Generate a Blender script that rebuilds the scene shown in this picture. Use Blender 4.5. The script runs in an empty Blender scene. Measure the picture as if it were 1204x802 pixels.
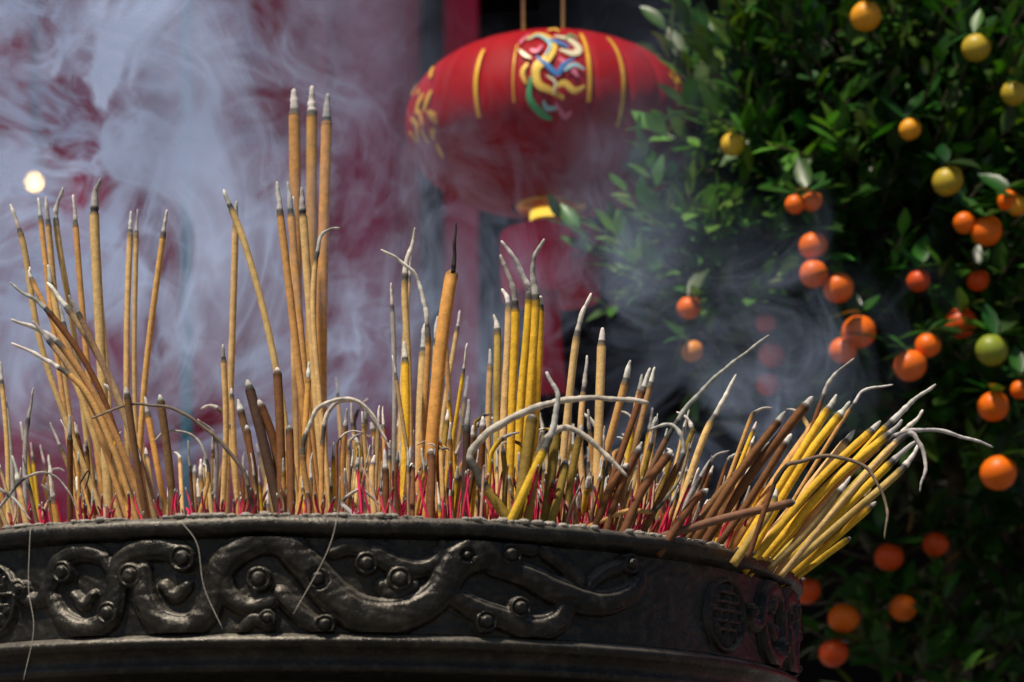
import bpy, math, random
import numpy as np
from mathutils import Vector, Matrix, noise
random.seed(7); np.random.seed(7)
scene = bpy.context.scene
try:
    scene.view_settings.view_transform='Standard'; scene.view_settings.look='None'; scene.view_settings.exposure=0
except Exception: pass

# ---------------------------------------------------------------- site datum
EYE = 0.97            # eye height
BC = (-0.212, 3.0)    # burner axis (x, y)
RIM = 1.35            # rim height
R = 0.55              # rim radius
def W(u, v, d):       # photo survey reading -> world metres for a thing standing d metres away
    return Vector(((u-602)*d/3000.0, d, EYE+(1070-v)*d/3000.0))

# ---------------------------------------------------------------- helpers
def link(o): scene.collection.objects.link(o); return o
def empty(name, loc=(0,0,0)):
    e = bpy.data.objects.new(name, None); e.location = loc; e.empty_display_size=.1; link(e); return e
def mesh_obj(name, verts, faces, mat=None, smooth=True, cols=None, parent=None):
    me = bpy.data.meshes.new(name); me.from_pydata([tuple(v) for v in verts], [], faces); me.update()
    if smooth: me.polygons.foreach_set('use_smooth',[True]*len(me.polygons))
    if cols is not None:
        a = me.color_attributes.new('Col','FLOAT_COLOR','POINT')
        a.data.foreach_set('color', np.array(cols,dtype=np.float32).ravel())
    o = bpy.data.objects.new(name, me); link(o)
    if mat: me.materials.append(mat)
    if parent is not None:
        o.parent = parent; o.matrix_parent_inverse = Matrix.Translation(-parent.location)
    return o
class NT:
    def __init__(s, name, world=False):
        s.m = bpy.data.materials.new(name); s.m.use_nodes=True; s.t=s.m.node_tree; s.n=s.t.nodes
        s.n.clear(); s.out=s.n.new('ShaderNodeOutputMaterial')
    def add(s, typ, **kw):
        n = s.n.new('ShaderNode'+typ)
        for k,v in kw.items():
            if k.startswith('_'): setattr(n,k[1:],v)
            else:
                n.inputs[k.replace('__',' ')].default_value=v
        return n
    def l(s,a,b): s.t.links.new(a,b)
    def bsdf(s, color, rough=.6, metal=0, spec=.5, **kw):
        b = s.n.new('ShaderNodeBsdfPrincipled')
        if color is not None and not hasattr(color,'links'): b.inputs['Base Color'].default_value=(*color,1)
        elif color is not None: s.l(color,b.inputs['Base Color'])
        b.inputs['Roughness'].default_value=rough; b.inputs['Metallic'].default_value=metal
        b.inputs['Specular IOR Level'].default_value=spec
        s.l(b.outputs[0], s.out.inputs['Surface']); s.b=b; return b
    def noise(s, scale, detail=4, rough=.55, vec=None, dist=0):
        n = s.n.new('ShaderNodeTexNoise'); n.inputs['Scale'].default_value=scale; n.inputs['Detail'].default_value=detail
        n.inputs['Roughness'].default_value=rough; n.inputs['Distortion'].default_value=dist
        if vec is None:
            if not hasattr(s,'tc'): s.tc=s.n.new('ShaderNodeTexCoord')
            vec=s.tc.outputs['Object']
        s.l(vec,n.inputs['Vector']); return n.outputs[0]
    def ramp(s, fac, stops):
        r = s.n.new('ShaderNodeValToRGB'); s.l(fac,r.inputs[0]); e=r.color_ramp.elements
        while len(e)<len(stops): e.new(.5)
        for i,(p,c) in enumerate(stops):
            e[i].position=p; e[i].color=(*c,1) if len(c)==3 else c
        return r.outputs[0]
    def mix(s, fac, a, b, mode='MIX'):
        m = s.n.new('ShaderNodeMix'); m.data_type='RGBA'; m.blend_type=mode
        for inp,v in ((m.inputs[0],fac),(m.inputs[6],a),(m.inputs[7],b)):
            if hasattr(v,'links'): s.l(v,inp)
            elif isinstance(v,(int,float)): inp.default_value=v
            else: inp.default_value=(*v,1)
        return m.outputs[2]
    def bump(s, h, strength=.3, dist=.002):
        b = s.n.new('ShaderNodeBump'); b.inputs['Strength'].default_value=strength; b.inputs['Distance'].default_value=dist
        s.l(h,b.inputs['Height']); s.l(b.outputs[0], s.b.inputs['Normal']); return b
    def math(s, op, a, b=None, clamp=False):
        m = s.n.new('ShaderNodeMath'); m.operation=op; m.use_clamp=clamp
        for i,v in enumerate((a,b)):
            if v is None: continue
            if hasattr(v,'links'): s.l(v,m.inputs[i])
            else: m.inputs[i].default_value=v
        return m.outputs[0]

def simple(name, c1, c2, scale=8, rough=.6, metal=0, bump=.2, bscale=None, bdist=.003, spec=.5):
    t = NT(name); n = t.noise(scale,6)
    t.bsdf(t.ramp(n,[(.3,c1),(.7,c2)]), rough, metal, spec)
    if bump: t.bump(t.noise(bscale or scale*6,4), bump, bdist)
    return t.m

# ---------------------------------------------------------------- materials
def mat_bronze():
    t = NT('aged_bronze')
    n1 = t.noise(9,8,.65); n2 = t.noise(70,6,.7); n3=t.noise(260,3,.6); n4=t.noise(22,6,.7)
    c = t.ramp(n1,[(.3,(.008,.0072,.006)),(.55,(.021,.018,.014)),(.75,(.05,.042,.030))])
    d = t.ramp(n2,[(.50,(0,0,0)),(.70,(1,1,1))])
    c2 = t.mix(t.math('MULTIPLY',d,.28), c, (.14,.12,.09))
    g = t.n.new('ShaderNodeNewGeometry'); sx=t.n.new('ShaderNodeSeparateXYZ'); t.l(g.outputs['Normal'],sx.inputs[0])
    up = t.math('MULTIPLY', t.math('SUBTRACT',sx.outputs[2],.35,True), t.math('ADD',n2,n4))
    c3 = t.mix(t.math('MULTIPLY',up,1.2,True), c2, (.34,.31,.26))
    b = t.bsdf(c3,.4,.5)
    t.l(t.ramp(n4,[(.35,(.22,)*3),(.65,(.50,)*3)]), b.inputs['Roughness'])
    t.bump(t.math('ADD',n2,t.math('MULTIPLY',n3,.5)),.55,.003)
    return t.m
def mat_attr(name, rough=.75, nscale=120, amt=.5, bump=.4, bdist=.0012, spec=.3):
    t = NT(name); a=t.add('Attribute'); a.attribute_name='Col'
    n = t.noise(nscale,5,.65)
    k = t.ramp(n,[(.3,(1-amt,)*3),(.7,(1.05,)*3)])
    t.bsdf(t.mix(1.0,a.outputs['Color'],k,'MULTIPLY'),rough,0,spec)
    t.bump(t.noise(nscale*3,4),bump,bdist); return t
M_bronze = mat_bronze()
M_stick = mat_attr('incense_paste_and_ash',amt=.38).m
M_ash = simple('incense_ash',(.20,.18,.155),(.46,.42,.36),60,.95,0,.8,300,.002)
def mat_leaf():
    t = NT('citrus_leaf'); a=t.add('Attribute'); a.attribute_name='Col'
    n=t.noise(30,3); c=t.mix(1.0,a.outputs['Color'],t.ramp(n,[(.3,(.7,)*3),(.7,(1.15,)*3)]),'MULTIPLY')
    b=t.bsdf(c,.34,0,.34)
    tr=t.n.new('ShaderNodeBsdfTranslucent'); t.l(t.mix(1.0,c,(1.3,1.5,.5),'MULTIPLY'),tr.inputs[0])
    ms=t.n.new('ShaderNodeMixShader'); ms.inputs[0].default_value=.2
    t.l(b.outputs[0],ms.inputs[1]); t.l(tr.outputs[0],ms.inputs[2]); t.l(ms.outputs[0],t.out.inputs['Surface'])
    return t.m
M_leaf=mat_leaf()
M_fruit=mat_attr('citrus_peel',.42,40,.22,.35,.0010,.35).m
M_bark=simple('citrus_bark',(.05,.04,.025),(.12,.09,.06),40,.85,0,.6)
M_redwood=simple('red_lacquer_wood',(.62,.006,.055),(.78,.012,.10),1.2,.5,0,.15,30)
M_redcol=simple('red_lacquer_column',(.72,.008,.08),(.86,.016,.13),1.5,.5,0,.1,30)
M_darkwood=simple('dark_timber',(.010,.005,.005),(.028,.012,.011),3,.7,0,.3)
M_teal=simple('teal_painted_trim',(.02,.22,.28),(.04,.36,.44),5,.5)
M_tile=simple('glazed_roof_tile',(.05,.06,.05),(.1,.11,.09),5,.4)
M_stone=simple('granite',(.2,.19,.18),(.32,.31,.29),12,.8,0,.4)
M_gold=simple('gold_print',(.75,.42,.04),(.95,.6,.08),60,.35,.55,.1)
M_cord=simple('pale_cord',(.35,.3,.25),(.5,.45,.38),80,.8)
def mat_lantern():
    t=NT('red_lantern_silk'); n=t.noise(14,5)
    b=t.bsdf(t.ramp(n,[(.3,(.27,.0008,.004)),(.7,(.38,.0015,.006))]),.62,0,.14)
    w=t.n.new('ShaderNodeTexWave'); w.inputs['Scale'].default_value=120; w.bands_direction='Z'
    t.l(t.tc.outputs['Object'],w.inputs['Vector']); t.bump(w.outputs[1],.12,.001)
    return t.m
M_lantern=mat_lantern()
M_fringe=simple('red_fringe',(.74,.004,.05),(.92,.012,.11),50,.7,0,.3,200)
def mat_pave():
    t=NT('stone_paving'); t.tc=t.n.new('ShaderNodeTexCoord')
    b=t.n.new('ShaderNodeTexBrick'); t.l(t.tc.outputs['Object'],b.inputs['Vector'])
    b.inputs['Scale'].default_value=1.6; b.inputs['Mortar Size'].default_value=.012
    b.inputs['Color1'].default_value=(.12,.115,.11,1); b.inputs['Color2'].default_value=(.17,.16,.15,1); b.inputs['Mortar'].default_value=(.05,.05,.045,1)
    n=t.noise(6,8); t.bsdf(t.mix(1,b.outputs[0],t.ramp(n,[(.3,(.65,)*3),(.7,(1.1,)*3)]),'MULTIPLY'),.8)
    t.bump(t.noise(60,5),.4,.003); return t.m
M_pave=mat_pave()
def emis(name,c,s):
    t=NT(name); e=t.n.new('ShaderNodeEmission'); e.inputs[0].default_value=(*c,1); e.inputs[1].default_value=s
    t.l(e.outputs[0],t.out.inputs['Surface']); return t.m
M_bulb=emis('warm_bulb',(1,.62,.2),14)

# ---------------------------------------------------------------- geometry builders
def lathe(profile, segs, cx=0, cy=0, flute=None):
    v=[];f=[]
    for i in range(segs):
        a=2*math.pi*i/segs
        for j,(r,z) in enumerate(profile):
            rr=r*(flute(a,z) if flute else 1)
            v.append((cx+rr*math.sin(a),cy-rr*math.cos(a),z))
    m=len(profile)
    for i in range(segs):
        k=(i+1)%segs
        for j in range(m-1):
            f.append((i*m+j,k*m+j,k*m+j+1,i*m+j+1))
    return v,f
def box(x0,x1,y0,y1,z0,z1):
    v=[(x,y,z) for x in(x0,x1) for y in(y0,y1) for z in(z0,z1)]
    f=[(0,1,3,2),(4,6,7,5),(0,4,5,1),(2,3,7,6),(0,2,6,4),(1,5,7,3)]
    return v,f
class Acc:
    def __init__(s): s.v=[];s.f=[];s.c=[]
    def add(s,v,f,c=None):
        o=len(s.v); s.v+=list(v); s.f+=[tuple(i+o for i in q) for q in f]
        if c is not None: s.c+= c
def catmull(pts, n):
    P=[pts[0]*2-pts[1]]+list(pts)+[pts[-1]*2-pts[-2]]; out=[]
    for i in range(1,len(P)-2):
        for k in range(n):
            t=k/n; a,b,c,d=P[i-1],P[i],P[i+1],P[i+2]
            out.append(.5*((2*b)+(c-a)*t+(2*a-5*b+4*c-d)*t*t+(3*b-a-3*c+d)*t**3))
    out.append(P[-2]); return out
def tube(acc, pts, rads, cols, sides=8):
    v=[];f=[];c=[]; n=len(pts); ref=Vector((0.3,1,.1)).normalized()
    for i in range(n):
        t=(pts[min(i+1,n-1)]-pts[max(i-1,0)])
        if t.length<1e-9: t=Vector((0,0,1))
        t.normalize(); a=t.cross(ref)
        if a.length<1e-3: a=t.cross(Vector((1,0,0)))
        a.normalize(); b=t.cross(a)
        for s in range(sides):
            an=2*math.pi*s/sides
            v.append(pts[i]+(a*math.cos(an)+b*math.sin(an))*rads[i])
            if cols is not None: c.append((*cols[i],1))
    for i in range(n-1):
        for s in range(sides):
            k=(s+1)%sides
            f.append((i*sides+s,i*sides+k,(i+1)*sides+k,(i+1)*sides+s))
    f.append(tuple(range(sides))[::-1]); f.append(tuple((n-1)*sides+s for s in range(sides)))
    acc.add(v,f,c if cols is not None else None)

# ================================================================ GROUND
v,f=box(-150,150,-150,150,-.2,0); mesh_obj('ground',v,f,M_pave,False)

# ================================================================ INCENSE BURNER
burner=empty('incense_burner',(BC[0],BC[1],0))
cx,cy=BC
top=[(.50,RIM-.03),(.508,RIM-.006),(.515,RIM),(.538,RIM+.001),(.546,RIM-.001),(.551,RIM-.006),(.551,RIM-.013),(.546,RIM-.0175),(.538,RIM-.019),(.535,RIM-.021)]
v,f=lathe(top,480,cx,cy)
v=[(x,y,z+.0016*noise.noise(Vector((x*22,y*22,z*22)))+.0010*noise.noise(Vector((x*90,y*90,z*90)))) for x,y,z in v]
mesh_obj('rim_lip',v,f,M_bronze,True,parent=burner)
zb=RIM-.114
low=[(.534,zb+.002),(.541,zb-.001),(.5465,zb-.005),(.5465,zb-.009),(.540,zb-.013),(.532,zb-.018),(.530,zb-.024),(.5335,zb-.028),(.5335,zb-.033),(.526,zb-.036),(.470,zb-.040),(.455,zb-.06),(.452,zb-.10),
     (.47,zb-.14),(.53,zb-.19),(.575,zb-.28),(.585,zb-.36),(.56,zb-.46),(.49,zb-.54),(.38,zb-.60),(.2,zb-.63),(0,zb-.635)]
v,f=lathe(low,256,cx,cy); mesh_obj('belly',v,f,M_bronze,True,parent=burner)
v,f=lathe([(.50,RIM-.03),(.49,RIM-.12),(.4,RIM-.3)],128,cx,cy); mesh_obj('inner_wall',v,f,M_bronze,True,parent=burner)

Rb=.535; P90=Rb*math.pi/2
def drum(u,v,Rr=Rb):
    k=(u-602)/3000.0
    A=k*k+1; B=-2*(k*cx+cy); C=cx*cx+cy*cy-Rr*Rr
    D=max(B*B-4*A*C,0); y=(-B-math.sqrt(D))/(2*A); x=k*y
    th=math.atan2(x-cx,-(y-cy)); z=EYE+(1070-v)*y/3000.0
    return th*Rr, z
strokes=[
 [(22,688,5),(34,705,7),(52,706,8),(62,688,9),(72,664,10),(96,650,10),(122,656,8),(132,672,6)],
 [(62,700,7),(76,728,9),(104,741,10),(132,728,10),(140,700,10),(140,672,10),(156,652,11),(184,645,12),(212,650,10)],
 [(170,672,9),(172,705,12),(190,732,13),(222,738,12),(244,722,12),(252,700,12),(262,668,13),(286,645,13),(316,636,13),(345,646,13),(360,664,12)],
 [(262,668,9),(270,700,9),(292,715,8),(318,708,8)],
 [(345,650,14),(366,672,15),(392,702,16),(422,722,17),(458,726,17),(492,716,15),(516,696,15),(530,668,17),(548,652,19),(578,652,16),(600,664,11)],
 [(392,650,7),(412,643,9),(440,652,9),(470,668,10),(500,668,8),(520,650,8),(520,636,5)],
 [(540,640,8),(566,632,7),(590,640,7),(622,644,9)],
 [(578,668,9),(612,676,11),(640,690,13),(672,704,14),(704,710,12),(732,702,11),(748,686,9),(750,670,7)],
 [(530,700,9),(556,716,11),(590,728,11),(624,740,12),(652,732,12),(664,710,11)],
 [(640,650,8),(658,662,9),(676,682,10)],
 [(330,700,8),(352,722,9),(372,736,8)],
 [(285,742,5),(300,728,7),(318,738,5)],
 [(448,690,7),(462,700,8),(485,690,7)],
 [(90,700,5),(102,712,6),(112,700,5)],
 [(690,690,6),(706,676,7),(724,668,7)],
 [(195,690,6),(208,702,7),(222,690,6)],
]
balls=[(30,694,10),(80,674,12),(132,722,12),(158,678,13),(218,658,14),(306,682,13),(374,682,12),(430,664,12),(468,682,13),(596,654,12),(607,716,12),(568,732,12),(382,736,11),(735,664,11),(316,728,9),(545,655,8)]
NS=680; NZ=96
th0=math.radians(-32.5)
ss=np.linspace(0,P90,NS,endpoint=False)+th0*Rb
zz=np.linspace(RIM-.021,zb+.002,NZ)
SS,ZZ=np.meshgrid(ss,zz,indexing='ij')
H=np.zeros_like(SS)
wrap=lambda d:(d+P90/2)%P90-P90/2
for st in strokes:
    q=[]
    for (u,vv,r) in st:
        s,z=drum(u,vv); q.append(Vector((s,z,r*.00088)))
    q=catmull(q,5)
    for a,b in zip(q[:-1],q[1:]):
        px=wrap(SS-a.x); pz=ZZ-a.y; dx=b.x-a.x; dz=b.y-a.y
        t=np.clip((px*dx+pz*dz)/(dx*dx+dz*dz+1e-12),0,1)
        d=np.hypot(px-t*dx,pz-t*dz); r=(a.z+t*(b.z-a.z))*1.3
        x=d/r; h=np.where(x<1, np.sqrt(np.clip(1-x**2.2,0,1))*(.006+r*.6),0)
        H=np.maximum(H,h-np.where(x<1,.0016*np.exp(-((x-.66)/.09)**2),0))
for (u,vv,r) in balls:
    s,z=drum(u,vv); r=r*.00095
    d=np.hypot(wrap(SS-s),ZZ-z)/r
    h=np.where(d<1, .010+.009*np.sqrt(np.clip(1-d*d,0,1))-.006*np.exp(-((d-.62)/.12)**2),0)
    H=np.where(d<1,np.maximum(h,H*.35),H)
s0,z0=drum(851,724); RM=.037
ds=wrap(SS-s0); dz=ZZ-z0; d=np.hypot(ds,dz)
def bar(x0,z0_,x1,z1,w=.0021):
    px=np.abs(ds)-x0; pz=dz-z0_; dx=x1-x0; dzz=z1-z0_
    t=np.clip((px*dx+pz*dzz)/(dx*dx+dzz*dzz+1e-12),0,1); q=np.hypot(px-t*dx,pz-t*dzz)
    return np.where(q<w,.007*np.sqrt(np.clip(1-(q/w)**4,0,1)),0)
med=np.where(np.abs(d-RM)<.003,.008*np.sqrt(np.clip(1-((d-RM)/.003)**2,0,1)),0)
for (a,b,c,e) in [(0,.031,0,-.031),(0,.024,.013,.024),(0,.014,.022,.014),(.022,.014,.022,.022),(0,.005,.028,.005),(.014,.005,.014,-.006),(0,-.006,.024,-.006),(.024,-.006,.024,-.014),(0,-.015,.016,-.015),(.016,-.015,.016,-.025),(.006,-.022,.006,-.030),(.008,.024,.008,.031)]:
    med=np.maximum(med,bar(a/1.0,b,c,e))
inside=d<RM+.003
H=np.where(inside,np.maximum(med,.0008),H)
H+= .0006*np.sin(SS*210+3*np.sin(ZZ*160))*np.sin(ZZ*260+2*np.sin(SS*90))
verts=[];N4=NS*4
for k in range(4):
    th=(SS/Rb)+k*math.pi/2; rr=Rb+H*(.8)+.001
    X=cx+rr*np.sin(th); Y=cy-rr*np.cos(th)
    verts.append(np.stack([X,Y,ZZ],-1).reshape(-1,3))
verts=np.concatenate(verts); faces=[]
for i in range(N4):
    k=(i+1)%N4
    for j in range(NZ-1): faces.append((i*NZ+j+1,k*NZ+j+1,k*NZ+j,i*NZ+j))
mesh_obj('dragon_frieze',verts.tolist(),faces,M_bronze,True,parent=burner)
for k in range(3):
    a=math.radians(40+120*k); ax,ay=math.sin(a),-math.cos(a); acc=Acc()
    pts=[Vector((cx+ax*r,cy+ay*r,z)) for r,z in [(.40,.75),(.50,.62),(.53,.48),(.50,.36),(.49,.28)]]
    tube(acc,catmull(pts,5),[.10-.05*i/20 for i in range(20)]+[.07],None,16); mesh_obj('leg_%d'%(k+1),acc.v,acc.f,M_bronze,parent=burner)
ped=Acc(); ped.add(*box(cx-.75,cx+.75,cy-.75,cy+.75,.003,.18)); ped.add(*box(cx-.62,cx+.62,cy-.62,cy+.62,.181,.285))
mesh_obj('stone_pedestal',ped.v,ped.f,M_stone,False)
v=[];f=[];nr=30;na=120
for i in range(nr+1):
    r=.512*i/nr
    for j in range(na):
        a=2*math.pi*j/na; x=cx+r*math.sin(a); y=cy-r*math.cos(a)
        v.append((x,y,RIM-.012+.012*(1-(i/nr)**2)+.007*noise.noise(Vector((x*25,y*25,0)))))
for i in range(nr):
    for j in range(na):
        k=(j+1)%na; f.append((i*na+j,i*na+k,(i+1)*na+k,(i+1)*na+j))
mesh_obj('ash_bed',v,f,M_ash,parent=burner)
acc=Acc()
for i in range(5200):
    a=random.uniform(-1.9,1.9)
    if noise.noise(Vector((a*9,2,0)))<-.2: continue
    r=random.choice([random.uniform(.515,.547),random.uniform(.50,.53),random.uniform(.535,.548)]); s=random.choice([.0006,.0008,.0010,.0012,.0012,.0018,.0030])*random.uniform(.6,1.3)
    c=Vector((cx+r*math.sin(a),cy-r*math.cos(a),RIM+s*.2)); vv=[];
    for t in (-1,0,1):
        for q in range(6):
            an=q*math.pi/3; rr=s*(1 if t==0 else .55)*random.uniform(.7,1.3)
            vv.append(c+Vector((math.cos(an)*rr*1.7,math.sin(an)*rr,t*s*.7)))
    ff=[(0,1,2,3,4,5)[::-1],(12,13,14,15,16,17)]
    for t in (0,1):
        for q in range(6): k=(q+1)%6; ff.append((t*6+q,t*6+k,t*6+6+k,t*6+6+q))
    acc.add(vv,ff)
mesh_obj('ash_crumbs',acc.v,acc.f,M_ash,parent=burner)

# ================================================================ INCENSE STICKS
TAN=(.72,.39,.13); CRM=(.82,.54,.22); YEL=(.88,.53,.035); BRN=(.21,.08,.025); DRK=(.07,.033,.018); OLV=(.34,.22,.035); ORG=(.74,.37,.09)
GRY=(.46,.44,.41); WHT=(.72,.68,.62); ARC=(.62,.56,.48); CHR=(.035,.03,.028); PNK=(.68,.012,.085)
st=Acc()
def jit(c,a=.12):
    k=1+random.uniform(-a,a); return tuple(min(1,x*k*(1+random.uniform(-.04,.04))) for x in c)
def in_disk(x,y): return math.hypot(x-cx,y-cy)<.50
def stick(pts,w,col,ash=30,d=None,bamboo=0,ashcol=None,char=True,dd=None,curl=None,ext=True,ws=.84):
    """pts: base -> tip survey readings; w width mm; ash length at the tip; bamboo: bare core length at the base"""
    if d is None: d=random.uniform(2.65,3.15)
    if dd is None: dd=random.uniform(-.03,.03)
    w=w*ws*d/3
    n=len(pts)
    P=[W(u,v_,d+dd*i/(n-1)) for i,(u,v_) in enumerate(pts)]
    if len(P)==2:
        mid=(P[0]+P[1])/2+Vector((random.uniform(-1,1)*.003,random.uniform(-1,1)*.003,0)); P=[P[0],mid,P[1]]
    if curl:
        t=(P[-1]-P[-2]).normalized(); L=curl[0]*.001; ang=0; p=P[-1]
        for i in range(4):
            ang+=curl[1]/4; ct=Matrix.Rotation(ang,3,'Y')@t; p=p+ct*(L/4); P.append(p.copy())
    P=catmull(P,7)
    if ext:
        t=(P[1]-P[0]).normalized()
        if t.z>.35:
            L=max(0,(P[0].z-(RIM-.02))/t.z); L=min(L,.25)
            m=max(1,int(L/.02)); P=[P[0]-t*(L*(m-i)/m) for i in range(m)]+P
    Ls=[0]
    for a,b in zip(P[:-1],P[1:]): Ls.append(Ls[-1]+(b-a).length)
    T=Ls[-1]; N=max(8,int(T/.007)); Q=[];k=0
    cuts=sorted(set([i*T/N for i in range(N+1)]+[max(0,T-ash*.001-.004),max(0,T-ash*.001),max(0,T-ash*.001+.003)]+[T-q*.003 for q in range(1,int(ash/3)) if T-q*.003>0]))
    cuts=[c for i,c in enumerate(cuts) if i==0 or i==len(cuts)-1 or c-cuts[i-1]>.0007]
    wob=random.random()*100
    for s in cuts:
        while k<len(Ls)-2 and Ls[k+1]<s: k+=1
        seg=Ls[k+1]-Ls[k]; q=P[k].lerp(P[k+1],(s-Ls[k])/seg if seg>1e-9 else 0)
        if T-s<ash*.001:
            q=q+Vector((noise.noise(Vector((s*45,wob,0))),noise.noise(Vector((s*45,wob,5))),noise.noise(Vector((s*45,wob,9)))))*.0022*min(1,(ash*.001-(T-s))/.02)
        Q.append(q)
    r0=w*.0005; rads=[];cols=[]; col=jit(col); ac=jit(ashcol or random.choice([GRY,WHT,WHT]),.15)
    seed=random.random()*100
    for s,q in zip(cuts,Q):
        rem=T-s; nn=noise.noise(Vector((s*60,seed,0)))
        if s<bamboo*.001:
            rads.append(max(.0013,r0*.38)); cols.append(jit(PNK,.1))
        elif rem<=ash*.001+1e-6:
            x=rem/(ash*.001+1e-9)
            n3=noise.noise(Vector((s*190,seed+9,0)))
            rads.append(r0*(.38+.50*x)*(1+.22*nn+.26*n3)*(.6 if rem<1e-5 else 1)); k2=1+.35*nn+.45*n3
            dk=1
            if char and x>.86: dk=.18
            cols.append(tuple(c*k2*dk for c in ac))
        else:
            rads.append(r0*(1+.03*nn)); k2=1+.07*nn
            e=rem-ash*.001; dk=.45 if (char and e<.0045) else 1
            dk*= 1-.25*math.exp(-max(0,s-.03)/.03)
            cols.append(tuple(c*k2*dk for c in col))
    tube(st,Q,rads,cols,10 if w>9 else 8)

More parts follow.
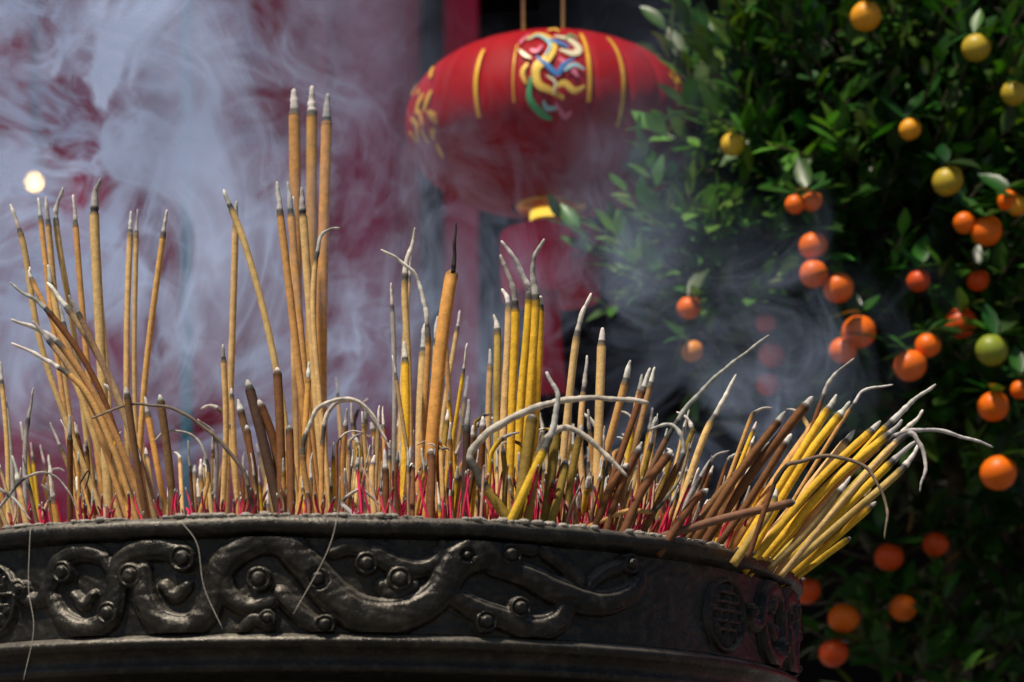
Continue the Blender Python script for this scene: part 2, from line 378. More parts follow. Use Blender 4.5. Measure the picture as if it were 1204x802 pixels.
for a in [
 ([(118,600),(52,420),(28,290),(12,240)],9,CRM,34,2.9),([(92,600),(62,380),(45,232)],8,TAN,26,3.0),([(98,600),(70,400),(54,232)],9,CRM,30,3.05),
 ([(112,600),(88,400),(66,262),(74,220)],9,CRM,42,3.05),([(122,600),(100,400),(86,228)],9,TAN,36,2.95),
 ([(128,600),(118,400),(111,250),(118,211)],14,CRM,36,2.85),([(136,600),(124,420),(107,262)],9,CRM,20,3.1),
 ([(150,600),(149,400),(154,248)],9,CRM,26,3.0),([(163,600),(158,430),(161,247)],7,CRM,28,3.1),([(160,600),(172,430),(196,246)],9,TAN,30,2.95),
 ([(150,610),(92,440),(40,335),(35,314)],8,TAN,18,2.8),([(168,610),(118,460),(60,370),(10,332)],9,BRN,56,2.75),
 ([(175,612),(130,500),(70,405),(12,375)],10,TAN,60,2.7),([(182,612),(140,470),(95,385),(55,332)],10,(.5,.32,.17),40,2.72),
 ([(170,612),(120,500),(80,430),(38,378)],9,(.55,.35,.17),30,2.68),([(160,610),(130,520),(92,450),(15,402)],9,TAN,66,2.66),
 ([(188,612),(150,500),(112,410),(82,348)],9,(.45,.28,.15),22,2.74),([(140,606),(100,480),(78,420),(56,312)],9,CRM,24,2.9),
 ([(152,608),(118,500),(88,430),(70,360)],8,(.52,.34,.18),22,2.85),
 ([(205,612),(198,540),(188,464)],12,(.22,.12,.05),6,2.66),([(172,608),(160,540),(148,455)],11,(.24,.12,.05),8,2.62),
 ([(30,606),(30,520),(40,455)],7,GRY,40,2.8),([(10,610),(8,520),(0,425)],7,CRM,26,2.9),([(18,612),(10,500),(2,450)],7,GRY,30,3.0),
 ([(265,606),(272,430),(278,236)],10,CRM,26,3.0),([(262,600),(266,500),(262,405)],9,CRM,16,2.9),([(252,606),(254,520),(232,492)],7,GRY,30,2.8),
 ([(352,606),(322,420),(292,300),(268,236),(263,222)],10,CRM,24,2.85),
 ([(352,606),(349,400),(346,104)],17,ORG,30,3.12),([(368,606),(366,400),(367,101)],16,ORG,36,3.2),([(380,606),(378,400),(385,110)],16,ORG,34,3.1),
 ([(372,606),(352,440),(325,214)],11,TAN,36,2.95),([(376,606),(358,440),(339,214)],11,TAN,36,3.0),([(384,606),(370,440),(354,220)],12,CRM,30,2.9),
 ([(350,606),(346,420),(344,232)],10,CRM,30,3.05),
 ([(390,606),(376,470),(368,360),(374,290),(386,270),(400,268)],8,CRM,52,2.85),
 ([(330,610),(312,530),(291,447)],15,DRK,8,2.6),([(338,610),(322,520),(304,470)],13,BRN,6,2.62),([(331,612),(330,520),(326,432)],13,BRN,5,2.6),
 ([(342,612),(342,560),(340,500)],12,BRN,5,2.58),([(304,608),(296,540),(280,470)],11,(.3,.16,.07),12,2.7),([(300,610),(298,560),(290,500)],10,BRN,5,2.62),
 ([(484,606),(480,430),(476,330),(488,268)],10,CRM,60,2.95),([(490,606),(500,470),(503,390),(492,330),(470,306),(448,293)],9,TAN,120,2.85),
 ([(500,608),(516,430),(528,340),(533,318)],19,ORG,4,2.8),([(462,606),(464,450),(460,332)],7,GRY,30,2.95),
 ([(474,606),(477,500),(476,402)],12,YEL,22,2.8),([(492,606),(494,480),(500,380)],12,CRM,34,2.9),([(508,606),(510,480),(514,372)],9,CRM,30,3.0),
 ([(470,606),(472,480),(482,300)],8,CRM,30,3.1),([(524,606),(528,480),(520,360)],8,TAN,26,3.05),([(516,606),(520,500),(541,366)],7,CRM,22,3.1),
 ([(440,606),(437,560),(440,535)],9,CRM,10,2.7),([(420,606),(418,540),(412,470)],7,CRM,30,2.9),([(405,606),(404,540),(408,480)],8,TAN,20,2.8),
 ([(598,612),(602,480),(606,365),(600,330),(588,300)],12,YEL,58,2.72),([(606,612),(612,480),(622,360),(618,330),(590,282)],12,YEL,70,2.76),
 ([(614,612),(622,480),(630,360),(626,310),(640,280)],12,YEL,70,2.7),([(590,610),(592,500),(598,368),(590,340)],11,CRM,24,2.8),
 ([(586,610),(584,500),(585,395),(580,370)],11,(.62,.4,.1),22,2.85),([(622,612),(630,500),(636,365),(632,350)],10,YEL,16,2.75),
 ([(610,612),(604,480),(596,372)],10,CRM,20,2.9),([(575,606),(574,500),(577,410)],9,CRM,20,2.95),
 ([(655,612),(668,480),(680,385),(695,346)],11,CRM,46,2.7),([(700,612),(704,500),(708,386)],13,CRM,16,2.75),([(690,612),(682,520),(690,418)],9,CRM,40,2.8),
 ([(690,616),(716,520),(742,424)],11,TAN,22,2.7),([(702,616),(735,520),(765,432)],10,BRN,26,2.68),([(725,618),(748,520),(770,430)],9,(.4,.24,.1),22,2.75),
 ([(712,616),(736,540),(755,440)],9,CRM,20,2.8),([(790,625),(825,520),(845,480),(866,440)],10,CRM,60,2.75),
 ([(800,628),(808,590),(838,540),(858,530)],8,GRY,50,2.7),
 ([(606,616),(616,560),(626,486)],17,OLV,5,2.56),([(600,614),(625,560),(648,510),(655,470),(643,438)],13,YEL,80,2.55,),([(640,616),(648,560),(655,500)],14,OLV,5,2.58),
 ([(546,612),(548,540),(550,470)],11,DRK,30,2.6),([(505,608),(507,570),(507,528)],13,BRN,4,2.6),([(484,606),(485,575),(484,545)],9,BRN,6,2.6),([(453,604),(454,570),(452,528)],10,BRN,20,2.62),
 ([(545,612),(554,560),(556,500)],9,BRN,12,2.64),([(566,612),(566,560),(568,490)],10,BRN,10,2.66),([(592,612),(594,560),(590,520)],8,OLV,10,2.6),
 ([(470,606),(466,570),(468,530)],8,BRN,10,2.6),([(665,614),(672,560),(684,500)],11,OLV,10,2.6),([(648,614),(660,570),(665,540)],12,OLV,6,2.57),
 ([(714,620),(730,570),(755,520)],12,BRN,10,2.6),([(735,622),(756,575),(790,530)],13,BRN,6,2.58),([(758,622),(785,570),(803,530),(790,500),(765,505)],10,BRN,66,2.6),
 ([(700,618),(720,570),(738,545)],11,BRN,6,2.6),([(790,628),(815,590),(832,575)],12,BRN,8,2.6),
 ([(740,625),(762,560),(800,490),(850,435),(905,394)],9,(.2,.1,.05),150,2.65),
 ([(815,640),(866,560),(924,484)],12,BRN,14,2.66),([(826,642),(885,555),(956,466)],14,BRN,12,2.68),([(806,636),(850,575),(905,520)],11,(.26,.13,.05),14,2.7),
 ([(842,645),(880,590),(930,510)],11,BRN,12,2.72),([(868,650),(930,550),(984,464)],12,YEL,18,2.75),([(858,648),(915,560),(972,480)],13,TAN,18,2.8),
 ([(880,655),(940,550),(1000,472)],13,YEL,20,2.78),([(885,655),(945,580),(1005,506)],12,CRM,16,2.85),
 ([(886,658),(960,568),(1036,496)],12,YEL,16,2.72),([(892,662),(975,570),(1048,508),(1060,494)],12,YEL,24,2.74),([(896,665),(990,560),(1050,494),(1100,451)],11,YEL,70,2.76),
 ([(902,668),(985,590),(1044,530),(1085,482)],12,(.75,.55,.1),56,2.78),([(910,672),(990,600),(1052,540),(1078,518)],12,YEL,36,2.8),([(916,676),(992,612),(1060,552),(1082,520)],11,(.55,.38,.12),40,2.82),
 ([(924,682),(985,630),(1030,590)],10,YEL,8,2.84),([(920,680),(975,625),(1024,572)],11,BRN,14,2.86),([(904,670),(950,625),(1000,560)],10,(.4,.27,.1),20,2.7),
 ([(930,684),(975,650),(1000,632)],9,YEL,4,2.86),([(870,652),(905,600),(912,575)],13,(.6,.4,.1),10,2.66),([(912,676),(960,600),(1040,520),(1090,505),(1130,513),(1168,526)],9,TAN,130,2.74),
 ([(918,678),(990,590),(1060,515),(1080,520),(1088,548),(1080,580)],9,CRM,86,2.72),
 ([(880,655),(940,540),(975,450),(1005,422)],7,BRN,60,2.8),([(890,660),(950,560),(1000,480),(1020,458),(1050,452)],6,TAN,60,2.84),
 ]:
    stick(a[0],a[1],a[2],a[3],a[4])
stick([(533,321),(535,290),(536,260)],8,CHR,58,2.8,ashcol=CHR,dd=0,ext=False)
stick([(762,636),(850,610),(935,590)],12,(.25,.13,.07),4,2.6,ext=False,dd=0.04)
stick([(366,600),(356,530),(372,484),(404,469),(432,480),(456,520)],9,TAN,150,2.66,ashcol=ARC)
stick([(378,600),(380,510),(395,476),(420,473),(444,500),(458,530)],8,TAN,130,2.7,ashcol=ARC)
stick([(300,605),(285,550),(250,512),(200,480),(150,476),(108,491)],8,GRY,230,2.62,ashcol=(.28,.22,.17))
stick([(600,614),(560,556),(554,530),(585,501),(622,481),(665,470),(715,468),(763,475)],12,OLV,235,2.58,ashcol=ARC,ws=1.05)
stick([(620,614),(632,540),(645,512),(672,504),(705,528),(738,560)],11,OLV,120,2.56,ashcol=ARC,ws=1.0)
stick([(880,655),(915,560),(945,542),(985,537),(1020,553),(1042,590),(1040,634)],8,BRN,190,2.62,ashcol=(.25,.18,.12))
stick([(412,602),(402,590),(425,575),(452,600)],7,GRY,60,2.62,ashcol=ARC)
stick([(0,596),(30,562),(66,560),(92,600)],5,GRY,90,2.6,ashcol=GRY)
stick([(100,604),(90,580),(105,553),(100,575)],4,CHR,50,2.62,ashcol=CHR)
stick([(0,575),(20,590),(36,612)],5,GRY,40,2.6,ashcol=GRY)
stick([(235,604),(245,560),(235,520),(200,505),(180,520)],6,TAN,90,2.66,ashcol=GRY)
stick([(700,616),(740,600),(770,600),(800,560),(812,520)],7,TAN,80,2.6,ashcol=(.35,.28,.2))
def rim_v(u):
    s,z=drum(u if u<925 else 925,600,R); th=s/R; y=cy-R*math.cos(th); return 1070-(RIM-EYE)*3000/y
for i in range(500):
    u=random.choice([random.uniform(-120,420),random.uniform(400,800),random.uniform(430,880),random.uniform(560,900)])
    d=random.uniform(2.6,3.35)
    if u>820: d=random.uniform(2.65,3.0)
    b=rim_v(max(u,0))+4
    X=(u-602)*d/3000
    if not in_disk(X,d): continue
    h=abs(random.gauss(0,1))*60+35
    if u>600: h=min(h,150)
    if d<2.75: h=min(h,85)
    h=min(h,240)
    lean=random.gauss(0,.10)+ (-.18 if u<200 else 0) + (max(0,(u-640))/260*.5)
    w=random.choice([4,5,5,6,6,7,7,8,9])
    col=random.choice([TAN,CRM,CRM,YEL,BRN,(.45,.3,.14),(.5,.33,.16),ORG] if u<500 else [TAN,CRM,YEL,YEL,BRN,OLV,CRM,(.45,.3,.14)])
    stick([(u,b),(u+lean*h*.5,b-h*.5),(u+lean*h,b-h)],w,col,random.uniform(8,34),d,bamboo=random.choice([0,0,70,60,40]) if u>380 else random.choice([0,0,0,40]),
          curl=(random.uniform(10,45),random.uniform(-2.2,2.2)) if random.random()<.15 else None)
for i in range(560):
    u=random.choice([random.uniform(0,420),random.uniform(420,900),random.uniform(520,900),random.uniform(600,930)])
    d=random.choice([random.uniform(2.50,2.62),random.uniform(2.5,2.75),random.uniform(2.58,3.1)])
    if not in_disk((u-602)*d/3000,d): continue
    b=rim_v(u)+3; h=random.uniform(14,75) if u>420 else random.uniform(8,38); lean=random.gauss(0,.2)+max(0,(u-640))/260*.5
    stick([(u,b),(u+lean*h,b-h)],random.choice([2.6,3.2,4.2]),random.choice([PNK,PNK,PNK,(.5,.03,.08),(.35,.03,.05),(.5,.3,.2)]),3,d)
mesh_obj('incense_sticks',st.v,st.f,M_stick,True,cols=st.c)
acc=Acc()
for pts in ([(400,560),(396,610),(382,655),(345,722)],[(212,612),(232,640),(240,690),(262,740)],[(36,622),(34,690),(40,740),(28,800)]):
    P=[]
    for (u,v_) in pts:
        s,z=drum(u,v_,.556); a=s/.556; P.append(Vector((cx+.5565*math.sin(a),cy-.5565*math.cos(a),z)))
    P=catmull(P,8); tube(acc,P,[.0004]*len(P),None,5)
mesh_obj('loose_thread',acc.v,acc.f,M_cord,parent=burner)

# ================================================================ LANTERN
LY=4.5; LC=W(648,150,LY); lant=empty('red_lantern',LC)
rx=.257; rz=.141
def lprof(t):
    a=t*math.radians(78); return rx*(math.cos(a)**.82), rz*math.sin(a)/math.sin(math.radians(78))
prof=[]
for i in range(49):
    r,z=lprof(-1+2*i/48); prof.append((r,LC.z+z))
NR=24
def fl(a,z): return 1-.018*(1-abs(math.sin(a*NR/2)))**3
v,f=lathe(prof,NR*12,LC.x,LC.y,fl); mesh_obj('silk_shade',v,f,M_lantern,parent=lant)
def lsurf(a,t,off=.0015):
    r,z=lprof(t); rr=(r+off); return Vector((LC.x+rr*math.sin(a),LC.y-rr*math.cos(a),LC.z+z*(1+off*3)))
def patch(acc,poly,off,col):
    v=[];c=[];f=[]
    for i,(a,t,w) in enumerate(poly):
        a0,t0,_=poly[max(i-1,0)]; a1,t1,_=poly[min(i+1,len(poly)-1)]
        dx=(a1-a0)*rx; dz=(t1-t0)*rz*1.2; L=math.hypot(dx,dz)+1e-9; nx,nz=-dz/L,dx/L
        v.append(lsurf(a+nx*w/rx,t+nz*w/(rz*1.2),off)); v.append(lsurf(a,t,off+.0006)); v.append(lsurf(a-nx*w/rx,t-nz*w/(rz*1.2),off))
        c+=[(*col,1)]*3
    for i in range(len(poly)-1):
        f.append((i*3,i*3+1,i*3+4,i*3+3)); f.append((i*3+1,i*3+2,i*3+5,i*3+4))
    acc.add(v,f,c)
GA=(.90,.48,.04)
motif=Acc()
def ang(u): return math.asin(max(-1,min(1,((u-648)*4.27/3000)/rx)))
def tt(v_): return max(-.95,min(.95,((103-v_)*4.26/3000)/rz))
for u,v0,v1,w in [(557,128,66,.0036),(601,120,66,.0014),(690,120,48,.0036),(730,136,50,.0036)]:
    t0,t1=tt(v0),tt(v1); a=ang(u)
    patch(motif,[(a,t0+(t1-t0)*i/12,w) for i in range(13)],.002,GA)
def blobline(pts,w,col,off):
    q=catmull([Vector((p[0],p[1],0)) for p in pts],6); n=len(q)
    patch(motif,[(p.x,p.y,w*(.35+.65*math.sin(math.pi*min(1,(i+.6)/n)))) for i,p in enumerate(q)],off,col)
def MP(u,v_): return (ang(u),tt(v_))
def ml(pts,w,col,off=.003): blobline([MP(*p) for p in pts],w*.62,col,off)
PK=(.8,.2,.32);BL=(.05,.22,.55);GN=(.10,.45,.18);YW=(.95,.62,.10);LB=(.35,.62,.66);WH=(.85,.74,.50)
ml([(612,60),(625,52),(640,58),(648,70),(640,84),(628,92),(630,106),(645,112),(660,118)],.012,YW)
ml([(616,62),(626,56),(638,62),(644,71),(638,82)],.005,LB,.006)
ml([(650,56),(668,60),(680,72),(672,78),(656,74)],.010,WH); ml([(640,62),(655,66),(668,72)],.006,BL,.005)
ml([(628,82),(640,90),(652,98),(660,90),(672,84)],.007,BL,.005); ml([(622,100),(620,118),(634,130),(646,134)],.009,GN,.004)
ml([(646,112),(660,106),(672,112),(684,108)],.008,YW,.005); ml([(655,84),(668,92),(676,100)],.008,PK,.004)
ml([(614,52),(608,60),(604,66)],.006,PK,.004); ml([(650,122),(662,132),(670,128)],.007,PK,.005)
ml([(640,46),(650,40),(658,48)],.007,YW,.004); ml([(634,70),(628,76),(620,74)],.006,PK,.005); ml([(636,120),(640,126),(652,126)],.006,LB,.006)
ml([(618,88),(612,96),(616,106)],.006,YW,.004); ml([(664,62),(672,54),(682,60)],.004,GN,.005)
ml([(660,96),(672,90),(684,94)],.005,LB,.006); ml([(606,74),(614,80),(622,84)],.005,WH,.006); ml([(640,100),(650,106),(648,116)],.004,WH,.007)
for a0 in (-1.10,1.06,2.2,-2.2,3.14):
    rr=random.Random(int(a0*100))
    for q in range(17):
        a=a0+rr.uniform(-.15,.15); t=-.05+rr.uniform(-.3,.3); da=rr.uniform(-.12,.12); dt=rr.uniform(-.16,.16)
        blobline([(a,t),(a+da*.5,t+dt*.6),(a+da,t+dt)],.0055,GA,.002+q*.0002)
tM=mat_attr('printed_gold_and_colour',.4,30,.3,.1); tM.b.inputs['Metallic'].default_value=.1
mesh_obj('printed_motifs',motif.v,motif.f,tM.m,True,cols=motif.c,parent=lant)
v,f=lathe([(.0,LC.z+rz+.012),(.062,LC.z+rz+.012),(.068,LC.z+rz+.004),(.066,LC.z+rz-.012)],48,LC.x,LC.y); mesh_obj('top_cap',v,f,M_gold,parent=lant)
zb2=LC.z-rz
v,f=lathe([(.060,zb2+.012),(.066,zb2+.004),(.060,zb2-.004),(.034,zb2-.008),(.036,zb2-.03),(.030,zb2-.034),(.0,zb2-.034)],48,LC.x,LC.y); mesh_obj('bottom_collar',v,f,M_gold,parent=lant)
M_glow=emis('collar_glow_emission',(1,.66,.08),1.3)  # glow put into the collar ring as emission; no bulb inside the lantern
v,f=lathe([(.030,zb2-.0095),(.0375,zb2-.010),(.0375,zb2-.024),(.030,zb2-.0245)],40,LC.x,LC.y); mesh_obj('emissive_collar_ring',v,f,M_glow,parent=lant)
rnd=random.Random(3)
v,f=lathe([(.0,zb2-.036),(.06,zb2-.038),(.084,zb2-.044),(.088,zb2-.05),(.087,zb2-.10),(.086,zb2-.14),(.085,zb2-.162),(.080,zb2-.162),(.078,zb2-.10)],240,LC.x,LC.y,lambda a,z:1+.02*math.sin(a*60)+.01*math.sin(a*23))
mesh_obj('fringe_skirt',v,f,M_fringe,parent=lant)
acc=Acc()
for i in range(90):
    a=rnd.uniform(0,6.28); r=.022*math.sqrt(rnd.random()); p0=Vector((LC.x+r*.6*math.cos(a),LC.y+r*.6*math.sin(a),zb2-.15)); p1=p0+Vector((r*.6*math.cos(a),r*.6*math.sin(a),-.17+rnd.uniform(-.01,.01)))
    tube(acc,[p0,(p0+p1)/2,p1],[.002]*3,None,5)
mesh_obj('tassel',acc.v,acc.f,M_fringe,parent=lant)
acc=Acc()
for du in (-33,14):
    x=LC.x+du*.0015; tube(acc,[Vector((x,LY,LC.z+rz-.01)),Vector((x,LY,3.0)),Vector((x,LY,3.4))],[.003]*3,None,8)
mesh_obj('hanging_cords',acc.v,acc.f,M_cord,parent=lant)
fr=empty('timber_lantern_frame',(0,LY,0)); a=Acc(); a.add(*box(-3.2,3.2,LY-.06,LY+.06,3.4,3.54)); mesh_obj('crossbeam',a.v,a.f,M_redwood,False,parent=fr)
for i,x in enumerate((-3,3)):
    v,f=lathe([(0,0),(.16,0),(.16,.12),(.09,.16),(.09,3.398),(0,3.398)],32,x,LY); mesh_obj('post_%d'%(i+1),v,f,M_redcol,parent=fr)

# ================================================================ KUMQUAT TREE
tree=empty('kumquat_tree',(.80,4.5,0))
lobes=[(1090,170,4.52,.40,125),(1000,60,4.55,.26,54),(850,300,4.35,.13,22),(800,330,4.30,.09,11),(1150,370,4.50,.36,110),(980,300,4.42,.24,58),(1240,200,4.6,.36,50),(1120,-60,4.6,.4,50),
       (1190,600,4.66,.30,44),(1070,800,4.55,.13,14),(1160,800,4.65,.2,22),(900,90,4.45,.10,11),(870,200,4.42,.10,12),(940,190,4.42,.17,30),(1300,450,4.7,.35,25),(1050,520,4.75,.2,22)]
wood=Acc()
trunk=[Vector((.80,4.52,.55)),Vector((.83,4.55,1.0)),Vector((.79,4.54,1.5)),Vector((.80,4.56,2.0)),Vector((.78,4.58,2.5))]
T=catmull(trunk,8); tube(wood,T,[.032*(1-.75*i/len(T)) for i in range(len(T))],None,12)
LV=[];LF=[];LCc=[]
def leaf(p,d,up,L,wd,col):
    s=d.cross(up)
    if s.length<1e-4: return
    s.normalize(); n=s.cross(d).normalized(); o=len(LV); cup=random.uniform(.1,.35); bend=random.uniform(-.25,.15)
    for t,w_ in ((0,.06),(.12,.42),(.35,.93),(.6,.95),(.82,.55),(1,.03)):
        c=p+d*(t*L)+n*(bend*L*t*t)
        for q in (-1,0,1):
            LV.append(c+s*(q*w_*wd*.5)+n*(abs(q)*cup*w_*wd*.5)); LCc.append((*[x*(1.25 if q==0 else 1) for x in col],1))
    for i in range(5):
        b=o+i*3; LF.append((b,b+1,b+4,b+3)); LF.append((b+1,b+2,b+5,b+4))
G1=[(.017,.060,.010),(.024,.078,.011),(.040,.11,.015),(.012,.042,.009),(.07,.16,.020)]
for li,(u,v_,d,r,n) in enumerate(lobes):
    C=W(u,v_,d); j=min(T,key=lambda q:(q-C-Vector((0,0,-.25))).length)
    limb=catmull([j,j.lerp(C,.5)+Vector((0,0,-.04)),C],6); tube(wood,limb,[.012*(1-.6*i/len(limb)) for i in range(len(limb))],None,8)
    for k in range(n):
        while True:
            dv=Vector((random.gauss(0,1),random.gauss(0,1),random.gauss(0,1)))
            if dv.length>.1: break
        dv.normalize()
        if dv.y>.45 and random.random()<.7: dv.y*=-1
        rr=r*random.choice([random.uniform(.75,1.08),random.uniform(.4,.9)])
        e=C+Vector((dv.x*rr,dv.y*rr*.85,dv.z*rr)); s0=C.lerp(e,.35)
        out=(dv+Vector((0,-.25,.55))+Vector((random.gauss(0,.3),random.gauss(0,.3),random.gauss(0,.3)))).normalized()
        L=random.uniform(.10,.19); tip=e+out*L
        tw=catmull([s0,e,tip],6); tube(wood,tw,[.0035*(1-.6*i/len(tw)) for i in range(len(tw))],None,5)
        base=random.choice(G1); bright=random.uniform(.6,1.35)
        if li in (2,3): base=(.07,.16,.03); bright*=1.1
        m=random.randint(9,14)
        for q in range(m):
            t=q/(m-1); idx=(.35+.65*t)*(len(tw)-1); i0=min(int(idx),len(tw)-2); p=tw[i0].lerp(tw[i0+1],idx-i0)
            ax=(tw[i0+1]-tw[i0]).normalized(); ph=q*2.4+random.uniform(-.4,.4)
            a=ax.cross(Vector((.3,.2,1))).normalized(); b=ax.cross(a); rad=a*math.cos(ph)+b*math.sin(ph)
            ld=(rad*(1.0-.5*t)+ax*(.5+.5*t)+Vector((0,0,.1))).normalized()
            up=(Vector((0,-.45,1))+rad*-.1+ax*.5+Vector((random.gauss(0,.35),random.gauss(0,.35),0))).normalized()
            sz=random.uniform(.052,.088)*(1-.2*t); col=[x*bright*random.uniform(.75,1.3) for x in base]
            leaf(p,ld,up,sz,sz*random.uniform(.36,.48),col)
mesh_obj('trunk_and_twigs',wood.v,wood.f,M_bark,parent=tree)
OR=(.88,.165,.003);RO=(.74,.08,.004);AM=(.85,.36,.02);YG=(.50,.36,.03);GR=(.25,.30,.03)
fruits=[(1018,19,18,AM),(1148,56,17,YG),(1192,110,15,YG),(861,170,14,(.8,.5,.04)),(1070,152,13,AM),(1114,213,18,YG),(1160,272,18,OR),(1134,262,13,OR),(1186,236,13,OR),(1196,242,12,AM),(956,289,17,OR),(957,322,17,OR),(986,339,18,OR),(1010,390,20,OR),
 (1070,430,19,OR),(991,412,16,OR),(1129,380,19,RO),(1091,406,15,OR),(1166,412,19,GR),(1168,478,18,OR),(1174,556,21,OR),(810,362,14,OR),(814,413,13,(.8,.3,.05)),(907,418,16,RO),(900,380,12,RO),(948,694,17,RO),(992,727,18,OR),(1062,715,16,OR),(980,768,17,RO),
 (1045,655,17,RO),(1200,458,12,OR),(935,240,12,OR),(955,237,12,OR),(903,452,14,RO),(1080,330,14,RO),(1150,330,13,RO),(1230,300,18,OR),(1260,90,17,AM),(1240,520,18,OR),(1100,640,15,RO)]
fa=Acc(); ca=Acc()
for u,v_,r,col in fruits:
    d=4.07 if v_<600 else 4.4
    if u<930 and v_<600: d=4.17
    if col is RO and v_<600: d+=.08
    C=W(u,v_,d); r=r*d/3000*1.02; vv=[];cc=[];ff=[]; tl=Matrix.Rotation(random.uniform(-.5,.5),3,'X')@Matrix.Rotation(random.uniform(-.5,.5),3,'Y')
    nu,nv=20,14
    for i in range(nv+1):
        ph=math.pi*i/nv
        for j2 in range(nu):
            th=2*math.pi*j2/nu; z=math.cos(ph); rr=math.sin(ph)
            z2=z*.93-(.10*math.exp(-((rr)/.22)**2) if z>0 else -.04*math.exp(-(rr/.15)**2))
            wob=1+.015*math.sin(th*3+u); vv.append(C+tl@Vector((rr*math.cos(th)*r*wob,rr*math.sin(th)*r*wob,z2*r)))
            cc.append((col[0],col[1],col[2],1))
    for i in range(nv):
        for j2 in range(nu):
            k=(j2+1)%nu; ff.append((i*nu+j2,(i+1)*nu+j2,(i+1)*nu+k,i*nu+k))
    fa.add(vv,ff,cc)
    tp=C+tl@Vector((0,0,r*.84)); tube(ca,[tp,tp+Vector((0,.02,.008)),tp+Vector((random.uniform(-.01,.01),.09,.012))],[.002,.0016,.0016],None,6)
    for q in range(8):
        ph=random.uniform(0,6.28); ld=Vector((math.cos(ph),.25+.4*random.random(),math.sin(ph)*.6+.2)).normalized()
        if q==0: ld=Vector((random.uniform(-.8,.8),-.5,-.05)).normalized()
        sz=random.uniform(.05,.075); cl=[x*random.uniform(.7,1.3) for x in random.choice(G1[:4])]
        leaf(tp+Vector((0,.01 if q else -.004,.006)),ld,Vector((random.gauss(0,.3),-.3,1)).normalized(),sz,sz*.42,cl)
mesh_obj('leaves',LV,LF,M_leaf,cols=LCc,parent=tree)
mesh_obj('fruit',fa.v,fa.f,M_fruit,cols=fa.c,parent=tree); mesh_obj('fruit_stalks',ca.v,ca.f,M_bark,parent=tree)
pot=empty('glazed_planter',(.80,4.52,0))
v,f=lathe([(0,.003),(.20,.003),(.21,.03),(.26,.25),(.30,.5),(.33,.54),(.33,.58),(.29,.58),(.28,.54),(0,.55)],64,.80,4.52); mesh_obj('pot_body',v,f,simple('glaze',(.03,.07,.2),(.05,.12,.3),6,.2),parent=pot)

# ================================================================ TEMPLE HALL
FY=9.0; OV=2.2  # overhang of the out-of-frame eaves, depth chosen to shade the facade
hall=empty('temple_hall',(0,FY,0))
def part(n,b,m): 
    v,f=box(*b); o=mesh_obj(n,v,f,m,False,parent=hall); 
    bv=o.modifiers.new('b','BEVEL'); bv.width=.008; bv.segments=2; return o
part('platform',(-9,9,FY-2.0,FY+6,0.002,.6),M_stone)
for i in range(3): part('step_%d'%(i+1),(-2.2,2.8,FY-2.0-.3*(3-i),FY-2.0-.3*(2-i)-.003,.002,.15*(i+1)),M_stone)
part('back_wall',(-9,9,FY+5.8,FY+6,.6,5.2),M_darkwood); part('side_wall_a',(-9,-8.8,FY+.1,FY+5.79,.6,5.2),M_redwood); part('side_wall_b',(8.8,9,FY+.1,FY+5.79,.6,5.2),M_redwood)
part('ceiling',(-9,9,FY+.2,FY+6,5.2,5.3),M_darkwood)
part('lintel',(-9,9,FY-.1,FY+.15,4.55,5.2),M_redwood)
part('panel_wall_left',(-9,-.12,FY,FY+.1,.6,4.55),M_redwood)
part('panel_wall_right',(3.2,9,FY,FY+.1,.6,4.55),M_redwood)
x=-8.6; i=0
while x<-.3:
    i+=1; part('stile_%d'%i,(x,x+.08,FY-.05,FY-.003,.6,4.55),M_redcol if i%3 else M_darkwood); x+=.36
for z in (1.5,2.6,3.6): part('rail_%d'%int(z*10),(-8.6,-.3,FY-.045,FY-.004,z,z+.06),M_redwood)
part('teal_post',(-1.075,-1.035,FY-.75,FY-.71,.6,4.6),M_teal)
for i,u in enumerate((-7.4,-5.2,-3.2,-1.30,-.50,3.35,5.4,7.4)):
    rc=.17 if u!=-.50 else .13
    v,f=lathe([(0,.6),(rc+.08,.6),(rc+.09,.68),(rc+.03,.76),(rc,.8),(rc,4.8),(0,4.8)],40,u,FY-.75+(.4 if u==-.50 else 0)); mesh_obj('column_%d'%(i+1),v,f,M_redcol,parent=hall)
part('eaves_beam',(-9,9,FY-.9,FY-.6,4.8,5.05),M_teal)
ra=Acc(); n=90
for i in range(n):
    x0=-10+20*i/n; x1=x0+20/n
    prof=[(FY-OV,5.1),(FY-.8,5.45),(FY+1,6.2),(FY+2.9,7.4)]
    for (ya,za),(yb,zb_) in zip(prof[:-1],prof[1:]):
        o=len(ra.v); ra.v+= [(x0,ya,za),((x0+x1)/2,ya,za+.07),(x1,ya,za),(x0,yb,zb_),((x0+x1)/2,yb,zb_+.07),(x1,yb,zb_)]
        ra.f+=[(o,o+1,o+4,o+3),(o+1,o+2,o+5,o+4)]
        ra.v+= [(x0,2*(FY+2.9)-ya,za),((x0+x1)/2,2*(FY+2.9)-ya,za+.07),(x1,2*(FY+2.9)-ya,za),(x0,2*(FY+2.9)-yb,zb_),((x0+x1)/2,2*(FY+2.9)-yb,zb_+.07),(x1,2*(FY+2.9)-yb,zb_)]
        ra.f+=[(o+6,o+9,o+10,o+7),(o+7,o+10,o+11,o+8)]
mesh_obj('tiled_roof',ra.v,ra.f,M_tile,False,parent=hall)
part('soffit',(-10,10,FY-OV,FY+.15,5.06,5.09),M_darkwood)
part('gable_beam',(-10,10,FY+2.8,FY+3.0,7.35,7.6),M_tile)
lp=W(40,214,7.9); lamp=empty('hanging_lamp',lp)
v,f=lathe([(0,lp.z-.025),(.015,lp.z-.022),(.024,lp.z-.008),(.024,lp.z+.006),(.012,lp.z+.024),(.0,lp.z+.026)],24,lp.x,lp.y); mesh_obj('bulb',v,f,M_bulb,parent=lamp)
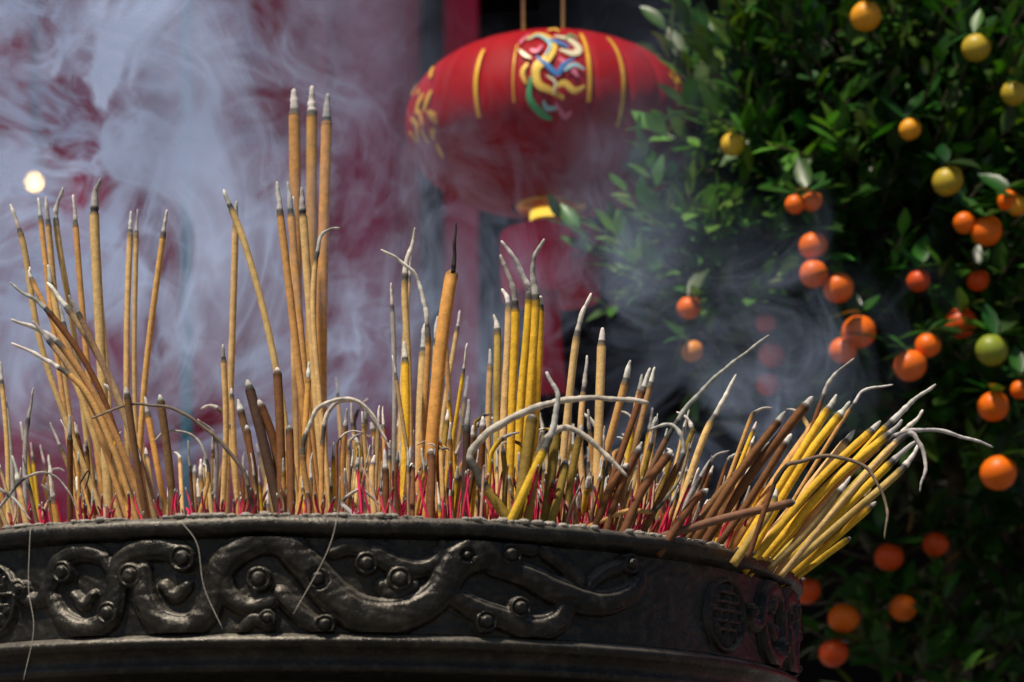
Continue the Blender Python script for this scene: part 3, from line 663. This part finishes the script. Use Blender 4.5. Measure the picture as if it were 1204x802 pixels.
acc=Acc(); tube(acc,[lp+Vector((0,0,.026)),lp+Vector((0,0,.07)),Vector((lp.x,lp.y,5.06))],[.012,.010,.004],None,8); mesh_obj('flex_and_socket',acc.v,acc.f,M_darkwood,parent=lamp)

# ================================================================ SMOKE : rising curtains of thin smoke
t=NT('incense_smoke'); g=t.n.new('ShaderNodeTexCoord'); pos=g.outputs['Object']
def vm(op,a,b):
    m=t.n.new('ShaderNodeVectorMath'); m.operation=op
    for i,x in enumerate((a,b)):
        if hasattr(x,'links'): t.l(x,m.inputs[i])
        else: m.inputs[i].default_value=x
    return m.outputs['Value'] if op=='LENGTH' else m.outputs[0]
def nvec(scale,detail,vec):
    nw=t.n.new('ShaderNodeTexNoise'); nw.inputs['Scale'].default_value=scale; nw.inputs['Detail'].default_value=detail; t.l(vec,nw.inputs['Vector'])
    return vm('SUBTRACT',nw.outputs['Color'],(.5,.5,.5))
p0=vm('MULTIPLY',pos,(1,2.6,1))
p1=vm('ADD',p0,vm('MULTIPLY',nvec(2.0,1,p0),(.9,.9,.7)))
p2=vm('ADD',p1,vm('MULTIPLY',nvec(6.5,1,p1),(.22,.22,.16)))
mp=t.n.new('ShaderNodeMapping'); mp.inputs['Rotation'].default_value=(0,math.radians(-22),0); mp.inputs['Scale'].default_value=(1,1,.42); t.l(p2,mp.inputs['Vector'])
pv=mp.outputs[0]
n1=t.noise(4.0,6,.60,pv)
n2=t.noise(7.0,1,.5,pv); n3=t.noise(15,1,.5,pv)
def ridge(n,k,p): return t.math('POWER',t.math('SUBTRACT',1,t.math('MULTIPLY',t.math('ABSOLUTE',t.math('SUBTRACT',n,.5)),k),True),p)
cl=t.math('MULTIPLY',t.math('SUBTRACT',n1,.46,True),6.2)
fil=t.math('ADD',t.math('MULTIPLY',ridge(n2,12,2),.50),t.math('MULTIPLY',ridge(n3,10,2),.32))
tex=t.math('ADD',cl,t.math('MULTIPLY',fil,t.math('ADD',cl,.20)))
at=t.add('Attribute'); at.attribute_name='Col'; sp=t.n.new('ShaderNodeSeparateColor'); t.l(at.outputs['Color'],sp.inputs[0])
alpha=t.math('MINIMUM',t.math('MULTIPLY',tex,sp.outputs[0]),.8)
SM=(.55,.69,1,1)
df=t.n.new('ShaderNodeBsdfDiffuse'); df.inputs[0].default_value=SM
tl_=t.n.new('ShaderNodeBsdfTranslucent'); tl_.inputs[0].default_value=SM
ms=t.n.new('ShaderNodeMixShader'); ms.inputs[0].default_value=.3; t.l(df.outputs[0],ms.inputs[1]); t.l(tl_.outputs[0],ms.inputs[2])
tr=t.n.new('ShaderNodeBsdfTransparent'); m2=t.n.new('ShaderNodeMixShader'); t.l(alpha,m2.inputs[0]); t.l(tr.outputs[0],m2.inputs[1]); t.l(ms.outputs[0],m2.inputs[2]); t.l(m2.outputs[0],t.out.inputs['Surface'])
blobs=[((100,80),(.40,.50),1.05),((220,350),(.34,.30),.50),((400,450),(.26,.24),.28),((570,380),(.28,.22),.36),((880,470),(.18,.13),.42),((740,210),(.12,.22),.16),((10,200),(.36,.5),.35),((420,120),(.16,.4),.12)]
acc=Acc()
for li,(y0,k0) in enumerate(((2.98,.22),(3.3,.55),(3.65,.76),(3.95,.76))):
    nx,nz=110,80; vv=[];cc=[];ff=[]
    for i in range(nx+1):
        for j in range(nz+1):
            x=-1.6+2.6*i/nx; z=1.37+1.63*j/nz
            y=y0+.07*noise.noise(Vector((x*2.2,z*1.3,li*7.3)))+.03*noise.noise(Vector((x*6,z*4,li*3.1)))
            m=0
            for (u,v_),(ra_,rb_),amp in blobs:
                C=W(u,v_,3.6); q=math.hypot((x-C.x)/ra_,(z-C.z)/rb_)
                if q<1.25: m+=amp*(.5+.5*math.cos(math.pi*q/1.25))
            ed=min(1,i/12,(nx-i)/12,(nz-j)/10); ed=ed*ed*(3-2*ed); eb=min(1,j/5)
            vv.append((x,y,z)); m=m*ed*eb*k0; cc.append((m,m,m,1))
    for i in range(nx):
        for j in range(nz):
            a=i*(nz+1)+j
            ff.append((a,a+nz+1,a+nz+2,a+1))
    ff=[q for q in ff if max(cc[k][0] for k in q)>.008]
    acc.add(vv,ff,cc)
mesh_obj('incense_smoke',acc.v,acc.f,t.m,True,cols=acc.c)

# ================================================================ LIGHT
w=bpy.data.worlds.new('World'); scene.world=w; w.use_nodes=True; wt=w.node_tree
sky=wt.nodes.new('ShaderNodeTexSky'); sky.sky_type='NISHITA'; sky.sun_disc=False
EL=math.radians(62); AZ=math.radians(222)
sky.sun_elevation=EL; sky.sun_rotation=AZ
bg=wt.nodes['Background']; wt.links.new(sky.outputs[0],bg.inputs[0]); bg.inputs[1].default_value=.055
sl=bpy.data.lights.new('sun','SUN'); sl.energy=4.9; sl.angle=math.radians(4); sl.color=(1,.90,.76)
so=bpy.data.objects.new('sun',sl); link(so)
dirv=Vector((math.sin(AZ)*math.cos(EL),math.cos(AZ)*math.cos(EL),math.sin(EL)))
so.rotation_euler=dirv.to_track_quat('Z','Y').to_euler(); so.location=(0,0,10)

# ================================================================ CAMERA
cam=bpy.data.cameras.new('camera'); co=bpy.data.objects.new('camera',cam); link(co)
co.location=(0,0,EYE); co.rotation_euler=(math.radians(90),0,0)
cam.sensor_width=36; cam.lens=36*3000/1204.0; cam.shift_y=(1070-401)/1204.0
cam.clip_start=.05; cam.clip_end=600
cam.dof.use_dof=True; cam.dof.focus_distance=2.75; cam.dof.aperture_fstop=6.0
scene.camera=co
